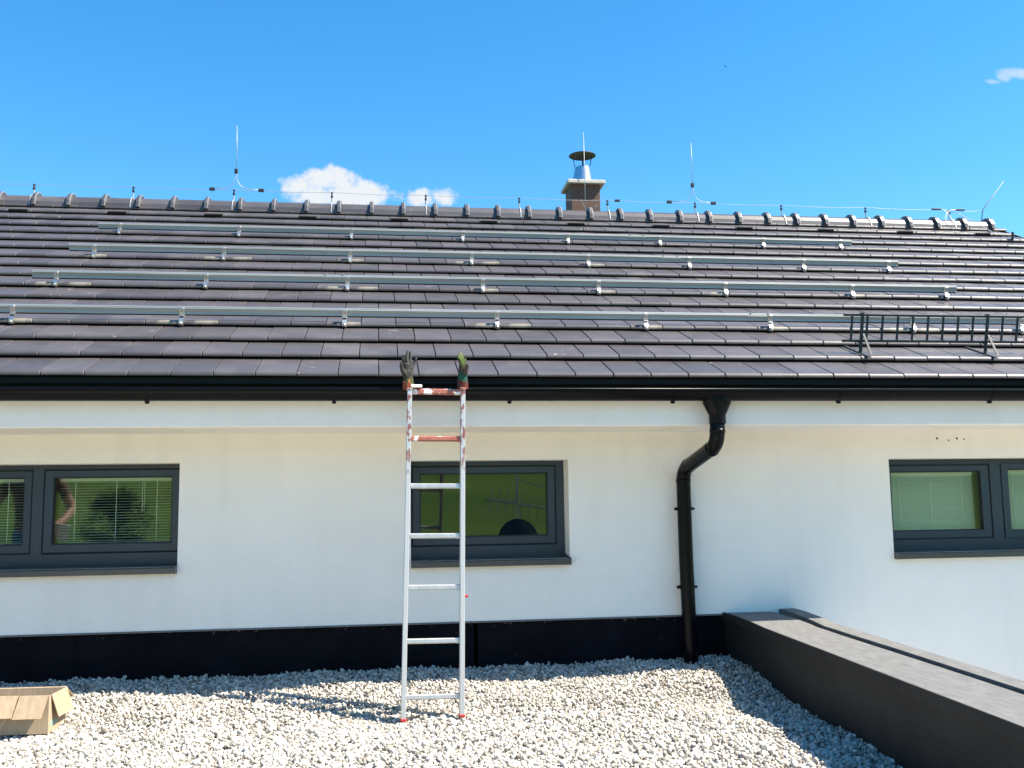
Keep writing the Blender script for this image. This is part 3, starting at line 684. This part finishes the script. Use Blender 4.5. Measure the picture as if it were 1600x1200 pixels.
o = rod('thin lightning rod rising in front of the chimney cap', 2.665, 5.325, 2.62, 2.62, 3.745, bend=False)
b = MB(); b.tube([(0,0,0),(0,-.02,.08),(-.03,-.1,.14),(-.12,-.34,.15)], .005, 6); b.tube([(.0,-.02,.08),(.10,-.2,.13)], .005, 6); b.build('lead', M['wire'], o, smooth=True)

# ------------------------------------------------------------------ parapet on the right
pa = thing('parapet', 'low dark parapet with grey coping at the right edge of the gravel', 'parapet', loc=(2.9,-.5,-2.05)); PO = Vector((2.9,-.5,-2.05))
ysP = [YW+.022,.55,.45,.33,.2,.1,0,-.5,-1,-1.6,-2.4,-3.5,-5,-7,-10,-13]
def strip(mb, fx0, fx1, fz0, fz1):
    """closed bar following the parapet; fx/fz give inner/outer x and bottom/top z for a y"""
    n = len(ysP); vs = []
    for y in ysP:
        wob = .003*math.sin(y*5)
        vs += [Vector((fx0(y)+wob,y,fz0(y)))-PO, Vector((fx1(y),y,fz0(y)))-PO, Vector((fx1(y),y,fz1(y)))-PO, Vector((fx0(y)+wob,y,fz1(y)))-PO]
    fs = []
    for i in range(n-1):
        for k in range(4): fs.append((i*4+k, (i+1)*4+k, (i+1)*4+(k+1)%4, i*4+(k+1)%4))
    fs += [(0,1,2,3),(n*4-1,n*4-2,n*4-3,n*4-4)]
    mb.add(vs, fs)
def ramp(y): return .032*max(0, min(1, (y-.05)/.55))
ZP = -1.600
def slant(mb):
    n = len(ysP); vs = []
    for y in ysP:
        a = par_in(y); vs += [Vector((a+.095,y,-2.4))-PO, Vector((a+.50,y,-2.4))-PO, Vector((a+.50,y,ZP-.014+ramp(y)))-PO, Vector((a+.012,y,ZP-.014+ramp(y)))-PO]
    fs = [((i*4+k), ((i+1)*4+k), ((i+1)*4+(k+1)%4), (i*4+(k+1)%4)) for i in range(n-1) for k in range(4)] + [(0,1,2,3),(n*4-1,n*4-2,n*4-3,n*4-4)]
    mb.add(vs, fs)
mb = MB(); slant(mb); mb.build('parapet_core', M['parapet'], pa)
mb = MB(); strip(mb, lambda y: par_in(y), lambda y: par_in(y)+.352+.005*math.sin(y*7)+.003*math.sin(y*19), lambda y: ZP-.030+ramp(y), lambda y: ZP+ramp(y)+.002*math.sin(y*4)); mb.build('coping_sheet', M['coping'], pa)
mb = MB(); strip(mb, lambda y: par_in(y)+.410+.003*math.sin(y*11), lambda y: par_in(y)+.525, lambda y: ZP-.040+ramp(y)*1.5, lambda y: ZP+.003+ramp(y)*1.5); mb.build('outer_coping', M['coping'], pa)
mb = MB(); strip(mb, lambda y: par_in(y)+.51, lambda y: par_in(y)+.52, lambda y: -5.3, lambda y: ZP-.02); mb.build('outer_face', M['wall'], pa)
mb = MB(); strip(mb, lambda y: par_in(y)-.005, lambda y: par_in(y)+.004, lambda y: ZP-.048+ramp(y), lambda y: ZP+.006+ramp(y)); mb.build('coping_edge', M['parapet'], pa)

# ------------------------------------------------------------------ ladder
ld = thing('ladder', 'worn aluminium ladder with flaking red paint leaning on the gutter', 'ladder', loc=(.46,-.32,-2.0)); LO = Vector((.46,-.32,-2.0))
LB, LT = Vector((.298,-.322,-2.005)), Vector((.345,-.108,-.075)); RB, RT = Vector((.633,-.318,-1.995)), Vector((.672,-.108,-.075))
up = (LT-LB).normalized(); sd = Vector((1,.0,0)); fw = sd.cross(up).normalized()     # fw points away from the wall side
def beam(mb, a, b, w_, d_, c=.003):
    ax = (b-a); ln = ax.length; ax.normalize(); s = (Vector((1,0,0))-ax*ax.x).normalized(); f = ax.cross(s)
    mb.cbox((-w_/2,-d_/2,0),(w_/2,d_/2,ln), c, lambda x,y,z: tuple(a-LO+s*x+f*y+ax*z))
for (a,b) in ((LB,LT),(RB,RT)):
    cut = a.lerp(b, .62)
    mb = MB(); beam(mb, a, b, .028, .058); mb.build('stile', [M['ladder_red']], ld)
    mb = MB(); beam(mb, a-up*.0+Vector((0,0,-.004)), a+up*.016, .036, .066, .006); mb.build('foot', M['red'], ld)
    mb = MB(); beam(mb, b-up*.012, b+up*.005, .040, .070, .006); mb.build('stile_cap', M['rung_red'], ld)
zs_ = [-.093,-.385,-.672,-.968,-1.266,-1.570,-1.879]
for k, z in enumerate(zs_):
    t = (z-LB.z)/(LT.z-LB.z); a = LB.lerp(LT,t); b = RB.lerp(RT,(z-.004-RB.z)/(RT.z-RB.z)); mb = MB()
    hgt = .034 if k == 0 else .030
    mid = [a+Vector((.012,0,0)), b-Vector((.012,0,0))]
    ax = (mid[1]-mid[0]).normalized(); f = ax.cross(up)
    mb.cbox((0,-.016,-hgt/2),((mid[1]-mid[0]).length,.016,hgt/2), .006, lambda x,y,zz: tuple(mid[0]-LO+ax*x+f*y+up*zz))
    mb.cbox(((mid[1]-mid[0]).length-.028,-.018,-hgt/2-.001),((mid[1]-mid[0]).length-.0,.018,hgt/2+.001), .004, lambda x,y,zz: tuple(mid[0]-LO+ax*x+f*y+up*zz))
    mb.build('rung', M['rung_red'] if k < 2 else M['ladder'], ld)
mb = MB(); q = RB.lerp(RT,.35)-LO; mb.tube([q+Vector((.012,-.01,0)), q+Vector((.034,-.01,0))], .008, 8); mb.build('side_bolt', M['red'], ld)
mb = MB(); mb.cbox(tuple(LT-LO+Vector((.006,-.035,.004))), tuple(LT-LO+Vector((.075,.03,.022))), .004); mb.build('packing_piece', M['white_paint'], ld)

# ------------------------------------------------------------------ gloves stuck on the ladder tops
def glove_mat(name, cols):
    mt = bpy.data.materials.new(name); mt.use_nodes = True; t = mt.node_tree; b = t.nodes['Principled BSDF']; b.inputs['Roughness'].default_value = .9; b.inputs['Specular IOR Level'].default_value = .2
    tcn = N(t,'ShaderNodeTexCoord'); s = N(t,'ShaderNodeSeparateXYZ'); t.links.new(tcn.outputs['Object'], s.inputs[0])
    nz = N(t,'ShaderNodeTexNoise'); nz.inputs['Scale'].default_value = 34; nz.inputs['Detail'].default_value = 4; t.links.new(tcn.outputs['Object'], nz.inputs['Vector'])
    v = math_n(t,'ADD', math_n(t,'MULTIPLY', s.outputs[2], 5.), math_n(t,'MULTIPLY', math_n(t,'SUBTRACT', nz.outputs[0], .5), .9))
    r = N(t,'ShaderNodeValToRGB'); t.links.new(v, r.inputs[0]); el = r.color_ramp.elements
    el[0].position = cols[0][0]; el[0].color = (*cols[0][1],1); el[1].position = cols[-1][0]; el[1].color = (*cols[-1][1],1)
    for p, c in cols[1:-1]: e = el.new(p); e.color = (*c,1)
    t.links.new(r.outputs[0], b.inputs['Base Color'])
    nb = N(t,'ShaderNodeTexNoise'); nb.inputs['Scale'].default_value = 90; t.links.new(tcn.outputs['Object'], nb.inputs['Vector']); bp = N(t,'ShaderNodeBump'); bp.inputs['Strength'].default_value = .6; bp.inputs['Distance'].default_value = .005; t.links.new(nb.outputs[0], bp.inputs['Height']); t.links.new(bp.outputs[0], b.inputs['Normal'])
    return mt
def glove(label, loc, rz, mt, fingers, thumb):
    mb = MB()
    def ell(zs):   # lofted palm: (z, cx, rx, ry)
        seg = 16; vs = []; fs = []
        for (z,cx_,rx,ry) in zs: vs += [(cx_+rx*math.cos(2*math.pi*k/seg), ry*math.sin(2*math.pi*k/seg), z) for k in range(seg)]
        for i in range(len(zs)-1):
            for k in range(seg): fs.append((i*seg+k,i*seg+(k+1)%seg,(i+1)*seg+(k+1)%seg,(i+1)*seg+k))
        fs += [tuple(range(seg-1,-1,-1)), tuple((len(zs)-1)*seg+k for k in range(seg))]; mb.add(vs, fs)
    ell([(-.025,.002,.034,.036),(.02,.0,.034,.034),(.055,-.002,.030,.028),(.08,-.002,.036,.026),(.11,.0,.041,.022),(.135,.0,.040,.018)])
    for pts_, r in fingers: mb.tube(pts_, [r*.95,r*.88,r*.84,r*.55], 8)
    mb.tube(thumb, [.017,.015,.013,.009], 8)
    me = mb.mesh('glove', mt); o = bpy.data.objects.new('glove', me); col.objects.link(o)
    rmod = o.modifiers.new('r','REMESH'); rmod.mode = 'VOXEL'; rmod.voxel_size = .0030; smo = o.modifiers.new('s','SMOOTH'); smo.iterations = 3; smo.factor = .5
    dg = bpy.context.evaluated_depsgraph_get(); me2 = bpy.data.meshes.new_from_object(o.evaluated_get(dg)); o.modifiers.clear(); o.data = me2
    me2.polygons.foreach_set('use_smooth', [True]*len(me2.polygons))
    o.location = loc; o.rotation_euler = (.0,0,rz); tag(o, label, 'glove', 'work gloves drying on the ladder')
    return o
ga = glove_mat('grey rubber glove', [(.0,(.22,.05,.03)),(.06,(.33,.15,.04)),(.13,(.07,.075,.035)),(.28,(.022,.024,.018)),(.5,(.06,.06,.054)),(.62,(.015,.015,.013)),(.8,(.055,.055,.05)),(1.2,(.09,.09,.085))])
gb = glove_mat('green patterned glove', [(.0,(.10,.02,.015)),(.12,(.03,.05,.04)),(.22,(.012,.09,.065)),(.36,(.015,.03,.02)),(.48,(.10,.06,.05)),(.62,(.02,.024,.016)),(.8,(.06,.10,.016)),(1.15,(.14,.15,.09))])
glove('dark grey work glove with spread fingers on the left ladder top', (.336,-.108,-.058), .45, ga,
      [([(-.030,0,.125),(-.041,-.014,.152),(-.045,-.024,.174),(-.040,-.034,.188)],.0125),([(-.010,0,.13),(-.012,-.004,.170),(-.010,-.008,.200),(-.006,-.012,.222)],.013),
       ([(.012,0,.13),(.015,.002,.170),(.016,0,.200),(.013,-.004,.218)],.0125),([(.032,0,.122),(.044,.004,.148),(.050,-.004,.166),(.049,-.014,.176)],.011)],
      [(-.022,-.008,.06),(-.048,-.018,.09),(-.058,-.022,.120),(-.056,-.024,.142)])
glove('green work glove seen edge on, on the right ladder top', (.672,-.108,-.055), 1.25, gb,
      [([(-.030,0,.125),(-.034,.010,.155),(-.032,.018,.178),(-.028,.024,.190)],.012),([(-.010,0,.13),(-.012,.006,.165),(-.010,.010,.190),(-.006,.016,.205)],.013),
       ([(.012,0,.13),(.014,.004,.165),(.014,.004,.186),(.012,.004,.200)],.0125),([(.032,0,.122),(.036,-.004,.145),(.036,-.006,.162),(.034,-.008,.174)],.011)],
      [(-.020,-.010,.06),(-.036,-.030,.085),(-.040,-.038,.110),(-.038,-.040,.130)])

# ------------------------------------------------------------------ cardboard box at the left
bx = thing('cardboard_box', 'open cardboard box with folded flaps standing on the gravel', 'box', loc=(-1.625,-.309,-1.995)); bx.rotation_euler = (0,0,math.radians(-3))
W_, D_, H_, t_ = .46, .26, .205, .006
mb = MB(); mb.cbox((-W_,0,0),(0,t_,H_),.0015); mb.build('front_panel', M['cardboard'], bx)
mb = MB(); mb.cbox((-W_,D_-t_,0),(0,D_,H_),.0015); mb.build('back_panel', M['cardboard'], bx)
mb = MB(); mb.cbox((-t_,t_,0),(0,D_-t_,H_*.985),.0015); mb.build('side_panel', M['cardboard'], bx)
mb = MB(); mb.cbox((-W_,t_,0),(-W_+t_,D_-t_,H_*.985),.0015); mb.build('side_panel', M['cardboard'], bx)
mb = MB(); mb.cbox((-W_+t_,t_,0),(-t_,D_-t_,t_),.001); mb.build('bottom_panel', M['cardboard'], bx)
def flap(name, p0, p1, out, ln, ang, skew=0, t=.005):
    """flap hinged along p0-p1, folded outwards by ang below horizontal"""
    p0, p1, out = Vector(p0), Vector(p1), Vector(out).normalized(); d = out*math.cos(ang)-Vector((0,0,1))*math.sin(ang); nrm = (p1-p0).normalized().cross(d).normalized()
    along = (p1-p0).normalized()
    a, b, c, e = p0, p1, p1+d*ln+along*skew, p0+d*ln+along*skew
    mb = MB(); vs = [a,b,c,e]; mb.add([tuple(v+nrm*t/2) for v in vs]+[tuple(v-nrm*t/2) for v in vs], [(0,1,2,3),(7,6,5,4),(0,4,5,1),(1,5,6,2),(2,6,7,3),(3,7,4,0)])
    return mb.build(name, M['cardboard'], bx)
flap('front_flap', (-.155,-.002,H_), (-.004,-.002,H_), (0,-1,0), .125, 1.15, -.018)
flap('front_flap', (-W_,-.002,H_+.004), (-.163,-.002,H_+.002), (0,-1,0), .122, 1.10, -.012)
flap('side_flap', (.002,.02,H_), (.002,D_-.01,H_), (1,0,0), .130, 1.32, .03)
flap('back_flap', (-.002,D_,H_), (-W_,D_,H_), (0,1,0), .14, .55)
mb = MB(); mb.box((-.001,.015,.035),(.0012,.13,.062)); mb.build('green_print', M['print'], bx)

# ------------------------------------------------------------------ what the panes reflect: tree, aerial, person
tr = thing('tree', 'dark leafy tree mirrored in the left window pane', 'tree', loc=(-15.35,-55,hill(-15.35,-55)-.1))
def tree(t, H, R):
    mb = MB(); mb.tube([(0,0,0),(.08,.05,H*.3),(0,.1,H*.6),(.05,0,H*.9)], [.26,.2,.13,.04], 10)
    for k in range(14):
        a = k*2.4; z = H*(.3+.04*k); l = R*.75*(1-.03*k); mb.tube([(0,0,z),(l*.5*math.cos(a),l*.5*math.sin(a),z+l*.3),(l*math.cos(a),l*math.sin(a),z+l*.45)], [.08,.05,.02], 6)
    mb.build('trunk', M['bark'], t)
    cl = MB(); clumps = []
    for k in range(80):
        a = random.uniform(0,6.283); zz = random.random(); rr = R*math.sqrt(random.random())*(.45+.75*math.sin(math.pi*min(1,.15+.8*zz))); clumps.append(Vector((rr*math.cos(a),rr*math.sin(a),H*(.22+.8*zz))))
    for c in clumps:
        s = random.uniform(.35,.7)
        for _ in range(210):
            p = c+Vector((random.gauss(0,s*.5),random.gauss(0,s*.5),random.gauss(0,s*.4))); d1 = Vector((random.gauss(0,1),random.gauss(0,1),random.gauss(0,.6))).normalized(); d2 = d1.orthogonal().normalized(); w2 = random.uniform(.035,.07)
            cl.add([p-d1*w2,p+d2*w2*.55,p+d1*w2,p-d2*w2*.55],[(0,1,2,3)])
    o = cl.build('crown', M['leaf'], t); o['kind'] = 'stuff'
tree(tr, 5.1, 1.55)

an = thing('television_aerial', 'satellite dish and rod aerial on a mast mirrored in the middle window', 'aerial', loc=(2.60,-9.5,-2.0))
mb = MB(); mb.tube([(0,0,0),(0,0,1.75)], .022, 10); mb.build('mast', M['bolt'], an)
mb = MB(); seg = 28; vs_ = []; fs_ = []
for j in range(7):
    r = .36*j/6; vs_ += [(r*math.cos(2*math.pi*k/seg), -.10+.28*r*r*2, r*1.05*math.sin(2*math.pi*k/seg)+.55) for k in range(seg)]
for j in range(6):
    for k in range(seg): fs_.append((j*seg+k,j*seg+(k+1)%seg,(j+1)*seg+(k+1)%seg,(j+1)*seg+k))
mb.add([(-x,-y,z) for x,y,z in vs_], fs_); mb.build('dish', M['frame'], an, smooth=True)
mb = MB(); mb.tube([(0,.1,.2),(0,.55,.45)], .012, 6); mb.cbox((-.04,.52,.42),(.04,.62,.50),.01); mb.build('dish_arm', M['bolt'], an)
mb = MB(); mb.tube([(-.55,0,1.28),(.75,0,1.05)], .017, 6)
for k in range(9): x = -.5+.14*k; z = 1.27-.0248*k*1.0; mb.tube([(x,-.06,z-.26+.012*k),(x+.05,.06,z+.26-.012*k)], .011, 5)
mb.tube([(0,0,1.62),(.5,.05,1.45)], .010, 5); mb.build('aerial_rods', M['bolt'], an)

def person():
    me = bpy.data.meshes.new('person'); bm = bmesh.new()
    J = {'pel':(0,0,.95,.15),'bel':(0,.0,1.08,.145),'che':(0,.01,1.30,.17),'nek':(0,.02,1.48,.065),'hd':(0,-.02,1.60,.095),'top':(0,-.01,1.70,.08),
         'hl':(-.10,0,.90,.105),'kl':(-.13,-.03,.50,.07),'al':(-.14,.02,.10,.048),'tl':(-.15,-.16,.04,.04),'hr':(.10,0,.90,.105),'kr':(.14,-.04,.50,.07),'ar':(.15,.02,.10,.048),'tr':(.17,-.15,.04,.04),
         'sl':(-.19,.01,1.40,.075),'el':(-.30,.02,1.14,.05),'wl':(-.24,-.20,1.02,.034),'fl':(-.19,-.27,1.03,.035),'sr':(.19,.01,1.40,.075),'er':(.33,.0,1.16,.05),'wr':(.30,-.22,.98,.034),'fr':(.26,-.30,.98,.035)}
    E_ = [('pel','bel'),('bel','che'),('che','nek'),('nek','hd'),('hd','top'),('pel','hl'),('hl','kl'),('kl','al'),('al','tl'),('pel','hr'),('hr','kr'),('kr','ar'),('ar','tr'),('che','sl'),('sl','el'),('el','wl'),('wl','fl'),('che','sr'),('sr','er'),('er','wr'),('wr','fr')]
    for w_ in ('l','r'):
        b = J['f'+w_]
        for k in range(4): J['g%d%s'%(k,w_)] = (b[0]+(k-1.5)*.018, b[1]-.05-.01*(k in (1,2)), b[2]-.02, .010); E_.append(('f'+w_,'g%d%s'%(k,w_)))
        J['th'+w_] = (b[0]+(.05 if w_=='l' else -.05), b[1]-.01, b[2]+.02, .011); E_.append(('w'+w_,'th'+w_))
    V_ = {k: bm.verts.new(v[:3]) for k, v in J.items()}
    for a,b in E_: bm.edges.new((V_[a],V_[b]))
    bm.to_mesh(me); bm.free(); o = bpy.data.objects.new('person', me); col.objects.link(o)
    sk = o.modifiers.new('skin','SKIN'); sub = o.modifiers.new('sub','SUBSURF'); sub.levels = 2; sub.render_levels = 2
    names = list(J)
    for i, k in enumerate(names):
        r = J[k][3]; me.skin_vertices[0].data[i].radius = (r, r*.8); me.skin_vertices[0].data[i].use_root = (k == 'pel')
    dg = bpy.context.evaluated_depsgraph_get(); m2 = bpy.data.meshes.new_from_object(o.evaluated_get(dg)); o.modifiers.clear(); o.data = m2
    for k in ('skin','shirt','jeans','shoe','hair'): m2.materials.append(M[k])
    for p in m2.polygons:
        c = p.center; p.use_smooth = True; i = 0
        if c.z > 1.64 or (c.z > 1.56 and c.y > .03): i = 4
        elif c.z > 1.49: i = 0
        elif c.z > .98 and abs(c.x) < .23 and c.y > -.16: i = 1
        elif c.z > 1.26: i = 1
        elif c.z > .98 or (c.y < -.17 and c.z > .8): i = 0
        elif c.z > .11: i = 2
        else: i = 3
        p.material_index = i
    return o
pe = person(); pe.location = (-2.90,-1.60,-2.0); pe.rotation_euler = (0,0,math.radians(172)); pe.scale = (1.06,1.06,1.06)
tag(pe, 'person in brown shirt and blue trousers mirrored in the left window', 'person')
tb = MB(); tb.cbox((-.11,-.006,0),(.11,.006,.16),.004); tbo = tb.build('tablet', M['white_paint']); tbo.location = (-2.60,-1.22,-1.04); tbo.rotation_euler = (-.5,.2,math.radians(-10)); tag(tbo, 'white tablet held by the person mirrored in the window', 'tablet')

# small bird far off in the sky
mb = MB(); mb.tube([(0,-.18,0),(0,-.1,.01),(0,.05,.01),(0,.2,0)], [.02,.06,.06,.01], 8); mb.add([(0,-.06,.03),(.36,-.02,.14),(.62,.08,.06),(.3,.08,.08),(0,.08,.02)],[(0,1,2,3,4)]); mb.add([(0,-.06,.03),(-.36,-.02,.14),(-.62,.08,.06),(-.3,.08,.08),(0,.08,.02)],[(4,3,2,1,0)])
bd = mb.build('bird', M['clamp']); bd.location = (25.4,60,30.65); bd.scale = (.32,.32,.32); bd.rotation_euler = (.1,.1,.6); tag(bd, 'tiny dark bird high in the blue sky', 'bird')
